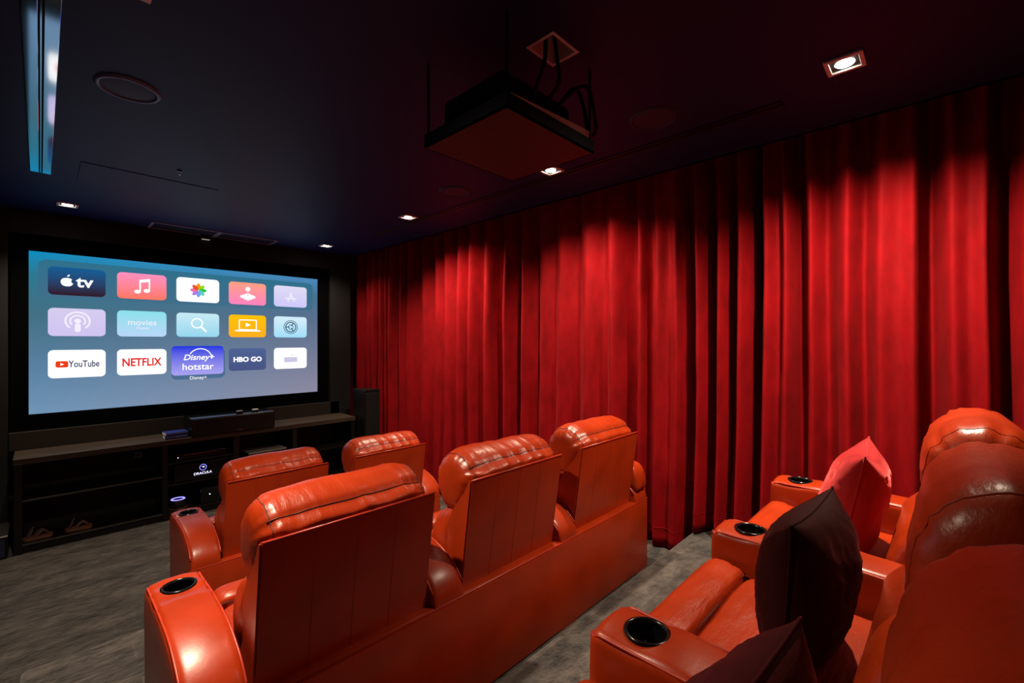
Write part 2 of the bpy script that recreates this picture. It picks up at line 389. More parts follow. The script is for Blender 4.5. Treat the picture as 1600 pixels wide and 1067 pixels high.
def plate(name, polys, y, material, parent):
    """flat polygons at depth -y in front of the screen (real-size, in the x-z plane)"""
    vs = []; fs = []
    for p in polys:
        if isinstance(p, tuple):      # ring between two outlines of equal length
            a, b = p; n = len(a); o = len(vs); vs += [(q[0], -y, q[1]) for q in a] + [(q[0], -y, q[1]) for q in b]
            fs += [(o+i, o+(i+1) % n, o+n+(i+1) % n, o+n+i) for i in range(n)]
        else:
            o = len(vs); vs += [(q[0], -y, q[1]) for q in p]; fs.append(tuple(range(o, o+len(p))))
    return place(name, mesh_from(name, vs, fs), material, parent)
def rrect(cx, cz, w_, h_, r, n=6):
    out = []
    for sx, sz, a0 in ((1, 1, 0), (-1, 1, 90), (-1, -1, 180), (1, -1, 270)):
        for k in range(n+1):
            a = R(a0+90*k/n); out.append((cx+sx*(w_/2-r)+r*math.cos(a), cz+sz*(h_/2-r)+r*math.sin(a)))
    return out
def circ(cx, cz, r, n=28, a0=0, a1=360, rz=None):
    full = a1-a0 >= 360
    return [(cx+r*math.cos(R(a0+(a1-a0)*k/(n if full else n-1))), cz+(rz or r)*math.sin(R(a0+(a1-a0)*k/(n if full else n-1)))) for k in range(n)]
def ring(cx, cz, r, t): return (circ(cx, cz, r), circ(cx, cz, r-t))
def arc(cx, cz, r, t, a0, a1, n=24):
    return circ(cx, cz, r, n, a0, a1) + circ(cx, cz, r-t, n, a0, a1)[::-1]
def line(x0, z0, x1, z1, t):
    d = Vector((x1-x0, z1-z0)).normalized()*t/2; n = Vector((-d.y, d.x))
    return [(x0+n.x, z0+n.y), (x0-n.x, z0-n.y), (x1-n.x, z1-n.y), (x1+n.x, z1+n.y)]
def text(name, s, size, cx, cz, y, material, parent, bold=0.0, shear=0.0, sx=1.0):
    cu = bpy.data.curves.new(name, 'FONT'); cu.body = s; cu.size = size; cu.align_x = 'CENTER'; cu.align_y = 'CENTER'; cu.offset = bold*size; cu.shear = shear
    cu.resolution_u = 4
    o = bpy.data.objects.new(name, cu); col.objects.link(o)
    dg = bpy.context.evaluated_depsgraph_get(); dg.update()
    me = bpy.data.meshes.new_from_object(o.evaluated_get(dg)); bpy.data.objects.remove(o); bpy.data.curves.remove(cu)
    xs = [v_.co.x for v_ in me.vertices]; ys = [v_.co.y for v_ in me.vertices]
    mx_, my_ = (max(xs)+min(xs))/2, (max(ys)+min(ys))/2
    for v_ in me.vertices: v_.co = Vector((cx+(v_.co.x-mx_)*sx, -y, cz+(v_.co.y-my_)))
    me.materials.clear()
    return place(name, me, material, parent)

CX = [.231, .683, 1.136, 1.598, 2.055]; CZ = [2.172, 1.811, 1.442]; TW, TH = .372, .246
W = em('screen_white', (255, 255, 255), g=1.15)
plate('dock_panel', [rrect(1.15, 2.185, 2.33, .33, .06)], .002, em('dock_tint', (66, 110, 138), (48, 112, 140), 2.02, 2.35), scr)
def tile(c, r, m_, w_=TW, h_=TH, dz=0, label=None):
    o = plate('app_tile', [rrect(CX[c], CZ[r]+dz, w_, h_, .035)], .003, m_, scr)
    if label: o['label'] = label
    return o
z = lambda r: (CZ[r]-TH/2, CZ[r]+TH/2)
T = .0045
t = tile(0, 0, em('tile_navy', (50, 22, 30), (22, 92, 148), *z(0)), label='dark blue menu tile with white lettering')
x, zc = CX[0], CZ[0]
# bitten apple mark
ap_ = []
for k in range(40):
    a = 2*math.pi*k/40; rr = .040*(1 - .13*max(0, math.cos(a-math.pi/2))**6 - .08*max(0, math.cos(a+math.pi/2))**8)
    px, pz = math.cos(a)*rr*1.0, math.sin(a)*rr*1.02
    bx, bz = .045, .008
    if (px-bx)**2+(pz-bz)**2 < .020**2:
        dv = Vector((px-bx, pz-bz)); dv = dv.normalized()*.020; px, pz = bx+dv.x, bz+dv.y
    ap_.append((x-.068+px, zc-.006+pz))
plate('icon', [ap_, [(x-.068, zc+.040), (x-.064, zc+.054), (x-.052, zc+.062), (x-.05, zc+.058), (x-.054, zc+.046)]], T, W, t)
text('lettering', 'tv', .140, x+.046, zc-.003, T, W, t, .022)
t = tile(1, 0, em('tile_pink', (255, 120, 95), (255, 145, 190), *z(0)), label='pink tile with white music notes')
x = CX[1]
plate('icon', [circ(x-.038, zc-.052, .024, 20, rz=.018), circ(x+.032, zc-.040, .024, 20, rz=.018), line(x-.018, zc-.05, x-.018, zc+.058, .011), line(x+.052, zc-.04, x+.052, zc+.072, .011),
               [(x-.0235, zc+.035), (x-.0235, zc+.062), (x+.0575, zc+.078), (x+.0575, zc+.051)]], T, W, t)
t = tile(2, 0, W, label='white tile with a rainbow petal flower')
x = CX[2]
pc = [(255, 150, 0), (150, 215, 20), (40, 200, 60), (90, 210, 200), (110, 170, 240), (170, 130, 230), (240, 110, 170), (235, 80, 50)]
for k, c in enumerate(pc):
    a = R(90-45*k); plate('petal', [[(x+math.cos(a)*.038+math.cos(b)*.034*math.cos(a)-math.sin(b)*.019*math.sin(a), zc+math.sin(a)*.038+math.cos(b)*.034*math.sin(a)+math.sin(b)*.019*math.cos(a)) for b in [2*math.pi*i/18 for i in range(18)]]],
                          T+.0003*k, em('petal_%d' % k, c), t)
t = tile(3, 0, em('tile_salmon', (255, 130, 190), (255, 160, 130), *z(0)), label='salmon tile with a white joystick')
x = CX[3]
plate('icon', [[(x, zc+.005), (x+.075, zc-.025), (x+.075, zc-.042), (x, zc-.078), (x-.075, zc-.042), (x-.075, zc-.025)], circ(x, zc+.052, .024), line(x, zc, x, zc+.04, .012)], T, W, t)
plate('icon_detail', [line(x, zc-.025, x, zc+.022, .008), [(x-.07, zc-.040), (x, zc-.068), (x+.07, zc-.040), (x, zc-.062)]], T+.001, em('icon_pink', (240, 150, 170)), t)
lav = em('tile_lavender', (205, 200, 250), (225, 220, 245), *z(0))
t = tile(4, 0, lav, label='pale lavender tile with a faint letter A mark'); x = CX[4]
plate('icon', [line(x-.035, zc-.055, x+.012, zc+.045, .014), line(x+.04, zc-.055, x-.008, zc+.045, .014), line(x-.065, zc-.022, x+.065, zc-.022, .013)], T, em('faint_white', (240, 240, 255)), t)
zc = CZ[1]
t = tile(0, 1, em('tile_lavender_2', (208, 196, 242), (214, 205, 240), *z(1)), label='lavender tile with a white broadcast symbol'); x = CX[0]; FW = em('soft_white', (245, 240, 255))
plate('icon', [arc(x, zc+.012, .085, .013, -50, 230, 40), arc(x, zc+.012, .055, .012, -40, 220, 36), circ(x, zc+.012, .022), rrect(x, zc-.048, .038, .075, .016)], T, FW, t)
t = tile(1, 1, em('tile_aqua', (185, 215, 250), (140, 225, 235), *z(1)), label='pale aqua tile lettered movies'); x = CX[1]
text('lettering', 'movies', .078, x, zc+.012, T, FW, t, .004); text('lettering', 'iTunes', .036, x, zc-.040, T, FW, t)
t = tile(2, 1, em('tile_sky', (150, 215, 240), (200, 235, 245), *z(1)), label='sky blue tile with a white magnifier'); x = CX[2]
plate('icon', [ring(x-.012, zc+.018, .052, .010), line(x+.025, zc-.02, x+.07, zc-.068, .017)], T, W, t)
t = tile(3, 1, em('tile_amber', (255, 175, 30), (255, 195, 0), *z(1)), label='amber tile with a white laptop and play sign'); x = CX[3]
a_, b_ = rrect(x, zc+.014, .180, .118, .006), rrect(x, zc+.014, .160, .098, .004)
plate('icon', [(a_, b_), rrect(x, zc-.052, .255, .014, .006), [(x-.02, zc-.010), (x+.028, zc+.014), (x-.02, zc+.038)]], T, W, t)
t = tile(4, 1, em('tile_ice', (160, 222, 250), (215, 238, 250), *z(1)), label='ice blue tile with a dark gear dial'); x = CX[4]; dk = em('gear_slate', (30, 75, 108))
plate('icon', [ring(x, zc, .080, .007), ring(x, zc, .062, .011), ring(x, zc, .030, .007)] + [line(x+.012*math.cos(R(a)), zc+.012*math.sin(R(a)), x+.052*math.cos(R(a)), zc+.052*math.sin(R(a)), .010) for a in (60, 180, 300)], T, dk, t)
zc = CZ[2]
t = tile(0, 2, W, label='white tile with a red play badge and dark lettering'); x = CX[0]
ic = plate('icon', [rrect(x-.100, zc-.003, .080, .056, .014)], T, em('badge_red', (238, 60, 20)), t)
plate('play_sign', [[(x-.110, zc-.015), (x-.085, zc-.003), (x-.110, zc+.009)]], T+.001, W, t)
text('lettering', 'YouTube', .082, x+.042, zc-.002, T, em('ink_slate', (42, 58, 92)), t, .018, sx=.66)
t = tile(1, 2, W, label='white tile with bold red lettering'); x = CX[1]
text('lettering', 'NETFLIX', .105, x, zc, T, em('ink_red', (225, 40, 35)), t, .028, sx=.74)
# the picked tile is larger and casts a soft darker edge below
sh = em('shadow_blue', (58, 92, 148))
plate('tile_shade', [rrect(CX[2]+.006, CZ[2]-.03, .47, .32, .05)], .0026, em('shade_slate', (76, 108, 146)), scr)
t = tile(2, 2, em('tile_royal', (165, 160, 240), (20, 50, 225), CZ[2]-.13, CZ[2]+.15), .455, .298, .002, 'larger royal blue tile, the picked one'); x = CX[2]
plate('icon', [arc(x+.018, zc+.022, .105, .009, -2, 152, 40)], T, W, t)
text('lettering', 'Disney+', .080, x+.008, zc+.026, T, W, t, .014, .25); text('lettering', 'hotstar', .094, x, zc-.062, T, W, t, .008)
text('caption', 'Disney+', .045, x, zc-.182, T, W, scr, .004)
t = tile(3, 2, em('tile_slate', (72, 84, 132), (78, 98, 148), *z(2)), label='dark slate tile with white lettering'); x = CX[3]
text('lettering', 'HBO GO', .072, x, zc, T, W, t, .04)
t = tile(4, 2, W, label='white tile with a faint grey box drawing'); x = CX[4]
g1 = em('faint_lilac', (208, 205, 232))
plate('icon', [rrect(x, zc-.018, .150, .060, .006)], T, g1, t)
plate('icon_detail', [line(x-.065, zc+.002, x+.065, zc+.002, .004), line(x-.065, zc-.018, x-.02, zc-.030, .005), line(x-.02, zc-.030, x+.065, zc-.015, .005), circ(x+.02, zc+.035, .007, 10), line(x+.05, zc+.025, x+.05, zc+.045, .005)], T+.001, em('faint_grey', (180, 180, 215)), t)

# ------------------------------------------------------------------ media cabinet and what stands on and in it
cbx0, cbx1, cy0, cy1, ct = -.146, 2.623, 5.12, 5.525, .736
cab = empty('media_cabinet', ((cbx0+cbx1)/2, cy0, 0), 0, 'long low dark wood media cabinet with open shelves under the screen', 'cabinet')
ox = -(cbx0+cbx1)/2
def cbox(nm, x0, x1, y0, y1, z0, z1, mm_, bev=.002): return MB().box(x0+ox, x1+ox, y0-cy0, y1-cy0, z0, z1, bev).build(nm, mm_, cab)
cbox('cabinet_top', cbx0, cbx1, cy0-.01, cy1, ct-.045, ct, M['walnut'])
for a, b in ((cbx0+.004, -.096), (.765, .803), (1.335, 1.385), (1.900, 1.948), (cbx1-.045, cbx1-.004)):
    cbox('side_panel' if a < 0 or a > 2.4 else 'divider', a, b, cy0, cy1, 0, ct-.045, M['espresso'])
cbox('back_panel', cbx0+.01, cbx1-.01, cy1-.012, cy1, 0, ct-.045, M['black'])
cbox('plinth', -.096, cbx1-.045, cy0+.02, cy0+.05, 0, .055, M['espresso'])
bays = [(-.096, .765), (.803, 1.335), (1.385, 1.900), (1.948, cbx1-.045)]
for a, b in bays: cbox('bottom_shelf', a, b, cy0+.004, cy1-.012, .055, .075, M['espresso'])
M['edge'] = mat('pale_shelf_edge', (.10, .09, .08), .3)  # paler thin strip along the left bay's shelf fronts
M['espresso_sh'] = M['espresso']
cbox('shelf', -.096, .765, cy0+.004, cy1-.012, .395, .413, M['espresso'])
cbox('shelf', .803, 1.335, cy0+.004, cy1-.012, .505, .523, M['espresso']); cbox('shelf', .803, 1.335, cy0+.004, cy1-.012, .305, .323, M['espresso'])
cbox('shelf', 1.385, 1.900, cy0+.004, cy1-.012, .38, .398, M['espresso']); cbox('shelf', 1.948, cbx1-.045, cy0+.004, cy1-.012, .395, .413, M['espresso'])
for a, b, zz in ((-.096, .765, .404), (-.096, .765, .066)): cbox('shelf_edge', a, b, cy0+.001, cy0+.004, zz-.003, zz+.003, M['edge'], 0)

# centre speaker
cs = empty('centre_speaker', (1.345, 5.26, ct), 0, 'wide black centre speaker on the cabinet top, below the screen', 'speaker')
me = MB().box(-.365, .365, -.17, .17, .004, .172, .008, 3).mesh('speaker_body'); auto_smooth(me); place('speaker_body', me, M['black_gloss'], cs)
MB().box(-.352, .352, -.178, -.17, .014, .164, .003).build('grille', M['black'], cs)
MB().box(.01, .06, -.180, -.178, .020, .027).build('badge', mat('dim_red_badge', (.3, .05, .05), .4), cs)
for a in (-.32, .32): MB().box(a-.02, a+.02, -.14, .14, 0, .004).build('foot', M['black'], cs)
def puck(x, y, label, top):
    o = empty('puck', (x, y, ct+.172), 0, label, 'gadget', 'small boxes on the centre speaker')
    me_ = MB().box(-.028, .028, -.025, .025, 0, .022, .006, 3).mesh('base'); place('base', me_, M['black_gloss'], o); MB().box(-.026, .026, -.023, .023, .022, .029, .003).build('top_plate', top, o)
puck(1.40, 5.17, 'small dark box on the centre speaker, the left of the two', M['silver'])
puck(1.545, 5.17, 'small box with a pale top, near the right end of the centre speaker', M['white_card'])
for k, (z0_, lab, c) in enumerate(((0, 'lower blue box of the two stacked left of the centre speaker', (.02, .035, .22)), (.031, 'upper blue box with pale end, stacked left of the centre speaker', (.03, .05, .30)))):
    o = empty('disc_case', (.878, 5.22, ct+z0_), R(-3+5*k), lab, 'box', 'blue boxes on the cabinet')
    MB().box(-.085, .085, -.07, .07, 0, .028, .002).build('case', mat('blue_card', c, .35), o)
    MB().box(-.0868, -.085, -.066, .066, .004, .024).build('end_label', M['white_card'], o); MB().box(-.08, .08, -.0712, -.07, .016, .023).build('print_band', mat('pale_blue_print', (.25, .3, .6), .4), o)

# gear in the second bay
p = empty('disc_player', (1.07, 5.27, .523), 0, 'slim black disc player on the top shelf of the second bay', 'player')
MB().box(-.20, .20, -.13, .13, .006, .062, .004).build('body', M['black_gloss'], p)
MB().box(-.14, .12, -.132, -.13, .048, .052).build('tray_line', mat('amber_trim', (.35, .08, .03), .3), p)
MB().cyl((-.185, -.131, .034), .004, .004, 'y', 10).build('power_light', mat('led_blue', (0, 0, 0), 1, emis=(.5, .5, 1), estr=4), p)
for a in (-.16, .16): MB().cyl((a, 0, .003), .015, .006).build('foot', M['black'], p)
ledw = mat('display_glow', (0, 0, 0), 1, emis=(.75, .75, 1), estr=1.6); ledb = mat('display_blue', (0, 0, 0), 1, emis=(.22, .22, .95), estr=1.4)
p = empty('receiver', (1.07, 5.27, .323), 0, 'black receiver with a lit round logo and lettering on its display', 'receiver')
MB().box(-.215, .215, -.14, .13, .008, .165, .004).build('body', M['black_gloss'], p)
dsp = MB().box(-.12, .13, -.143, -.14, .02, .155, .001).build('display', M['black_gloss'], p)
o = plate('logo', [ring(0, 0, .030, .006)], 0, ledb, p); o.location = (.008, -.1445, .112)
o = plate('logo_core', [[(-.014, .008), (.014, .008), (.006, -.006), (-.002, .002)]], 0, ledw, p); o.location = (.008, -.1446, .112)
o = text('lettering', 'DRACULA', .032, 0, 0, 0, ledw, p, .01); o.location = (.008, -.1446, .058)
for a in (-.17, .17): MB().cyl((a, 0, .004), .018, .008).build('foot', M['black'], p)
MB().cyl((.180, -.150, .04), .020, .022, 'y').build('volume_knob', mat('bronze_knob', (.35, .22, .13), .35, metal=.6), p)
p = empty('smart_speaker', (.895, 5.20, .075), 0, 'low round smart speaker with a glowing blue ring, bottom of second bay', 'smart speaker')
MB().lathe([(.0001, .01), (.066, .01), (.07, .02), (.07, .07), (.062, .082), (.0001, .082)]).build('body', M['black'], p, True)
MB().lathe([(.040, .083), (.044, .087), (.052, .087), (.056, .083)]).build('light_ring', mat('ring_blue', (0, 0, 0), 1, emis=(.25, .22, 1), estr=2.5), p, True)
MB().lathe([(.0001, 0), (.078, 0), (.082, .006), (.078, .010), (.0001, .010)]).build('coaster', mat('brown_coaster', (.12, .05, .03), .5), p, True)
p = empty('set_top_box', (1.16, 5.24, .075), 0, 'black box with one white indicator light, bottom of second bay', 'set-top box')
MB().box(-.10, .10, -.1, .1, .004, .15, .005).build('body', M['black_gloss'], p); MB().cyl((-.024, -.101, .085), .005, .003, 'y', 10).build('indicator', mat('led_white', (0, 0, 0), 1, emis=(.9, 1, .95), estr=2.5), p)
for a in (-.07, .07): MB().box(a-.01, a+.01, -.08, .08, 0, .004).build('foot', M['black'], p)
p = empty('media_player', (1.66, 5.27, .398), 0, 'slim silver-topped player on the shelf of the third bay', 'player')
MB().box(-.185, .185, -.13, .12, .005, .080, .003).build('body', M['black_gloss'], p); MB().box(-.187, .187, -.132, .12, .080, .094, .003).build('silver_lid', M['silver'], p)
for a in (-.15, .15): MB().cyl((a, 0, .0025), .012, .005).build('foot', M['black'], p)
MB().cyl((-.13, -.131, .045), .004, .003, 'y', 10).build('indicator', mat('led_dim', (0, 0, 0), 1, emis=(.6, .8, .6), estr=.5), p)
p = empty('wall_socket', (.64, cy1-.0125, .565), 0, 'small grey socket on the back panel of the first bay', 'socket')
MB().box(-.03, .03, -.012, 0, -.03, .03, .003).build('face_plate', mat('grey_plastic', (.25, .26, .25), .5), p)
MB().box(-.012, .012, -.014, -.012, -.01, .01).build('insert', M['black'], p)
# sandals
def sandal(x, rz, label):
    o = empty('sandal', (x, 5.22, .075), rz, label, 'sandal', 'sandals on the bottom shelf')
    sole = catmull([(.055, 0), (.04, .035), (-.02, .030), (-.06, .026), (-.075, 0), (-.06, -.026), (-.02, -.028), (.04, -.035)], 5)
    me_ = MB().prism([(a*1.3, b*1.3) for a, b in sole], 0, .018, 'z').mesh('sole'); place('sole', me_, mat('tan_sole', (.25, .10, .06), .6), o)
    for s_ in (-1, 1):
        MB().tube(catmull([(.045, 0, .02), (.01, s_*.02, .055), (-.03, s_*.034, .018)], 6, False), .008).build('strap', mat('tan_strap', (.16, .09, .08), .5), o, True)
    MB().tube(catmull([(-.07, -.03, .018), (-.045, -.02, .085), (-.045, .02, .085), (-.07, .03, .018)], 6, False), .006).build('heel_strap', mat('heel_strap', (.14, .08, .08), .5), o, True)
sandal(.0, R(8), 'tan strappy sandal at the left end of the bottom shelf')
sandal(.235, R(-4), 'tan strappy sandal, the right one of the pair on the bottom shelf')
p = empty('subwoofer', (-.42, 5.30, 0), 0, 'low black box with a shiny top standing left of the cabinet', 'subwoofer')
me = MB().box(-.24, .25, -.2, .2, .01, .165, .006, 2).mesh('body'); place('body', me, M['black_gloss'], p)
MB().box(-.24, .25, -.2, .2, .165, .172, .002).build('top_plate', M['silver'], p); MB().box(.14, .235, -.204, -.2, .02, .15).build('grille', M['grey_mesh'], p)
for a in (-.2, .2): MB().cyl((a, 0, .005), .02, .01).build('foot', M['black'], p)
# floor-standing speaker
p = empty('tower_speaker', (2.738, 5.06, 0), 0, 'tall black floor speaker between cabinet and curtain', 'speaker')
me = MB().box(-.10, .095, -.15, .15, .02, 1.065, .006, 2).mesh('body'); place('body', me, mat('tower_black', (.004, .0035, .0035), .4), p)
MB().box(-.09, .085, -.158, -.15, .05, 1.03, .004).build('grille', M['black'], p)
MB().box(-.108, .10, -.165, .165, 0, .02, .003).build('plinth', M['black_gloss'], p)

# ------------------------------------------------------------------ curtains
FOLDS = [(6.2, .5), (6.08, 1), (5.948, 0), (5.77, .8), (5.597, 0), (5.48, .7), (5.37, .1), (5.3, .5), (5.226, 0), (5.14, 1), (5.055, 0), (4.99, .9), (4.935, .1), (4.884, .8), (4.833, 0), (4.71, 1.1), (4.596, .1),
         (4.502, 1), (4.423, 0), (4.28, 1.3), (4.126, 0), (4.02, 1), (3.894, 0), (3.811, .8), (3.741, 0), (3.63, 1), (3.523, 0), (3.43, 1), (3.347, 0), (3.24, 1.1), (3.109, 0), (2.97, 1.4),
         (2.854, 0), (2.766, 1.1), (2.635, .1), (2.549, 1), (2.403, 0), (2.30, .45), (2.229, .05), (2.107, .8), (1.967, 0), (1.85, .6), (1.758, 0), (1.607, 1.2), (1.535, .1), (1.467, .8), (1.41, .1),
         (1.336, .4), (1.273, .05), (1.20, 1.2), (1.133, 0), (1.06, 1.3), (1.0, 0), (.94, 1.2), (.88, 0), (.808, 1.7), (.745, 0), (.689, .6), (.642, .05), (.594, 1.7), (.52, 0), (.46, 1.0), (.36, 0), (.295, 1.0),
         (.22, .05), (.15, .2), (.095, 0), (.035, 1.6), (-.04, .05), (-.10, .25), (-.15, 0), (-.217, 1.4), (-.28, 0), (-.38, 1), (-.48, 0), (-.60, 1.1), (-.70, 0), (-.83, 1), (-.93, 0), (-1.05, 1), (-1.2, 0), (-1.35, .8)]
FOLDS.sort()
def fold(y):
    if y <= FOLDS[0][0]: return FOLDS[0][1]
    for (a, da), (b, db) in zip(FOLDS, FOLDS[1:]):
        if a <= y <= b:
            t = (y-a)/(b-a); t = t*t*(3-2*t); return da+(db-da)*t
    return FOLDS[-1][1]
def curtain(y0, y1, zb, label, xoff=0):
    ny = int((y1-y0)/.0095); nz = 44; vs = []; fs = []
    zt = CEIL+.24
    for j in range(nz+1):
        for i in range(ny+1):
            y = y0+(y1-y0)*i/ny
            zbot = zb(y) if callable(zb) else zb
            z_ = zbot+(zt-zbot)*j/nz; h = (z_-zbot)/(zt-zbot)
            wob = noise.noise((y*1.1, z_*.55, 3.3))*.035*(1-h*.6) + noise.noise((y*3.1, z_*.9, 9))*.012
            f = fold(y+wob); amp = .125+.015*noise.noise((y*2, z_*.8, 1))
            # header pleats take over near the top
            hp = .5-.5*math.cos(y*2*math.pi/.17); k = max(0, (h-.80)/.20)**1.5
            f = f*(1-.35*k)+hp*.35*k
            x_ = 2.90+amp*f+.010*noise.noise((y*5, z_*1.4, 5))-.02*(1-h)**2+xoff+.006*noise.noise((y*14, z_*4, 2))
            vs.append((x_, y, z_))
    for j in range(nz):
        for i in range(ny):
            a = j*(ny+1)+i; fs.append((a, a+1, a+ny+2, a+ny+1))
    me_ = mesh_from('curtain', vs, fs, True); o = place('curtain', me_, M['velvet'])
    md = o.modifiers.new('thickness', 'SOLIDIFY'); md.thickness = .003; md.offset = 1
    tag(o, label, 'curtain', 'crimson velvet curtain panels')
    hem = [(x_-.004, y, z_+.0) for (x_, y, z_) in [vs[2*(ny+1)+i] for i in range(0, ny+1, 2)]]
    place('hem', MB().tube(hem, .0015, 4).mesh('hem'), M['velvet'], o)
    return o
curtain(2.656, 6.18, .012, 'pleated crimson velvet curtain panel at the screen end of the wall')
curtain(.806, 2.653, lambda y: F2+.012 if y > 1.185 else F3+.012, 'crimson velvet curtain panel behind the middle row of seats', -.012)
curtain(-1.38, .803, F3+.012, 'crimson velvet curtain panel beside the nearest row, with broad folds')
ctk = empty('curtain_track', (2.96, 2.3, CEIL+.28), 0, 'curtain track hidden in the ceiling pocket above the curtains', 'curtain rail')
MB().box(-.02, .02, -3.7, 3.85, -.03, 0, .002).build('rail', M['alu'], ctk)

# ------------------------------------------------------------------ recliners
HW = .2875                               # half seat width
def cushion(profile, half, nx, sub, p=5, wr=None, sag=0.0, end_r=.82, spine=None):
    """closed y-z profile swept across x, closing softly at both ends"""
    P = catmull(profile, sub); n = len(P)
    cy = sum(q[0] for q in P)/n; cz = sum(q[1] for q in P)/n
    vs = []; fs = []
    for i in range(nx+1):
        t = -math.cos(math.pi*i/nx); t = max(-1, min(1, t*.35+.65*(2*i/nx-1)))
        sc_ = max(.0, 1-abs(t)**(p*2))**(1/2.6)
        sc_ = .18+.82*sc_ if abs(t) < 1 else .18
        x_ = t*half
        for k, (a, b) in enumerate(P):
            s = sc_
            q0, q1 = P[k-1], P[(k+1) % n]
            d = Vector((q1[0]-q0[0], q1[1]-q0[1])); d.normalize() if d.length else None
            nrm = Vector((d.y, -d.x))
            if (a-cy)*nrm.x+(b-cz)*nrm.y < 0: nrm = -nrm
            w_ = wr(x_, a, b, t, k/n) if wr else 0
            yy = cy+(a-cy)*s+nrm.x*w_*s; zz = cz+(b-cz)*s+nrm.y*w_*s-sag*(1-t*t)
            vs.append((x_, yy, zz))
    cushion.rings = (vs, n, nx)
    for i in range(nx):
        for k in range(n):
            fs.append((i*n+k, i*n+(k+1) % n, (i+1)*n+(k+1) % n, (i+1)*n+k))
    fs.append(tuple(range(n))); fs.append(tuple(reversed(range(nx*n, nx*n+n))))
    return fix(mesh_from('cushion', vs, fs, True))
def ridged(v_): return 1-abs(v_)*2
def wr_head(seed, amp=1.0):
    def f(x_, a, b, t, k):
        edge = abs(t)**3
        near = math.exp(-((b-.885)/.05)**2)
        w_ = (ridged(noise.noise((x_*10+b*3, a*2.5, seed)))-.5)*.0075*(.3+near)*(.55+.9*abs(noise.noise((x_*4, seed, 1)))*2)
        w_ += ridged(noise.noise((x_*27, b*5+a*3, seed+4)))*.0013*(.3+near)
        w_ *= 1-.75*math.exp(-((b-.862)/.014)**2)
        w_ += noise.noise((x_*5, a*5, b*5+seed))*.006
        w_ += edge*(ridged(noise.noise((x_*10, a*26, b*26+seed)))*.010-.004)
        g = math.exp(-((b-.905)/.009)**2)*(1 if a < .13 else 0)     # seam groove along the rear top
        return (w_-.006*g)*amp
    return f
def wr_seat(seed):
    def f(x_, a, b, t, k):
        return ridged(noise.noise((x_*5+a*4, a*24, seed)))*.0032 + noise.noise((x_*6, a*6, seed+2))*.004 + abs(t)**4*(ridged(noise.noise((x_*8, a*30, seed)))*.004)
    return f
HEAD = [(-.004, .862), (.015, .893), (.065, .932), (.135, .955), (.205, .938), (.255, .885), (.268, .81), (.25, .735), (.205, .692), (.14, .684), (.07, .71), (.03, .78)]
LUMB = [(.11, .72), (.17, .715), (.225, .69), (.265, .63), (.285, .56), (.27, .49), (.22, .45), (.14, .445), (.11, .50), (.10, .60)]
head_me = []; head_seams = []
for k in range(3):
    head_me.append(cushion([(a+.006*(b < .9 and a < .06), b) for a, b in HEAD], HW-.006, 130, 5, 3.6, wr_head(1.7+3*k)))
    vs_, n_, nx_ = cushion.rings
    kt = min(range(n_), key=lambda q: abs(vs_[(nx_//2)*n_+q][2]-.905)+(9 if vs_[(nx_//2)*n_+q][1] > .12 else 0))
    top = MB().tube([vs_[i*n_+kt] for i in range(9, nx_-8)], .0021, 5).mesh('seam', True)
    sides = [MB().tube([vs_[i*n_+q] for q in range(n_)], .0019, 5, True).mesh('seam', True) for i in (11, nx_-11)]
    for q in [top]+sides: q.materials.append(M['stitch'])
    head_seams.append([top]+sides)
lumb_me = [cushion(LUMB, HW+.006, 40, 4, 5, wr_head(8.1+k, .8)) for k in range(2)]
for q in head_me+lumb_me: q.materials.append(M['leather_puff'])
# fuller head cushions for the nearest row, with a smooth roll and folds gathered at the side
HEAD3 = [(-.01, .85), (.0, .92), (.04, .975), (.10, 1.005), (.17, .995), (.225, .945), (.25, .87), (.25, .79), (.235, .72), (.20, .675), (.13, .66), (.06, .70), (.01, .77)]
LUMB3 = [(.10, .72), (.17, .725), (.235, .715), (.29, .665), (.32, .60), (.325, .53), (.29, .475), (.22, .45), (.14, .45), (.10, .52), (.09, .62)]
def wr_near(seed):
    def f(x_, a, b, t, k):
        s = max(0, min(1, (abs(t)-.15)/.6))
        ang = math.atan2(b-.80, a-.12)
        return noise.noise((x_*3, a*3, b*3+seed))*.008 + (ridged(noise.noise((x_*1.6+ang*.4, ang*5.5, seed)))-.4)*.009*s*(1 if ang < 1.9 else .4) + abs(t)**5*ridged(noise.noise((x_*9, a*20, b*20)))*.004
    return f
head3_me = []; near_seams = []
for k in range(3):
    head3_me.append(cushion(HEAD3, HW+.010, 90, 5, 4, wr_near(2.2+3*k)))
    vs_, n_, nx_ = cushion.rings
    near_seams.append([MB().tube([vs_[i*n_+q] for q in range(n_)], .0014, 5, True).mesh('seam', True) for i in (10, nx_-10)])
    for q in near_seams[-1]: q.materials.append(M['faint_stitch'])
lumb3_me = cushion(LUMB3, HW-.002, 34, 5, 4, wr_near(7.7))
M['leather_near'] = leather('smooth_leather_near', ORANGE, (1.3, 2.2, 1.6), .30)
for q in head3_me+[lumb3_me]: q.materials.append(M['leather_near'])

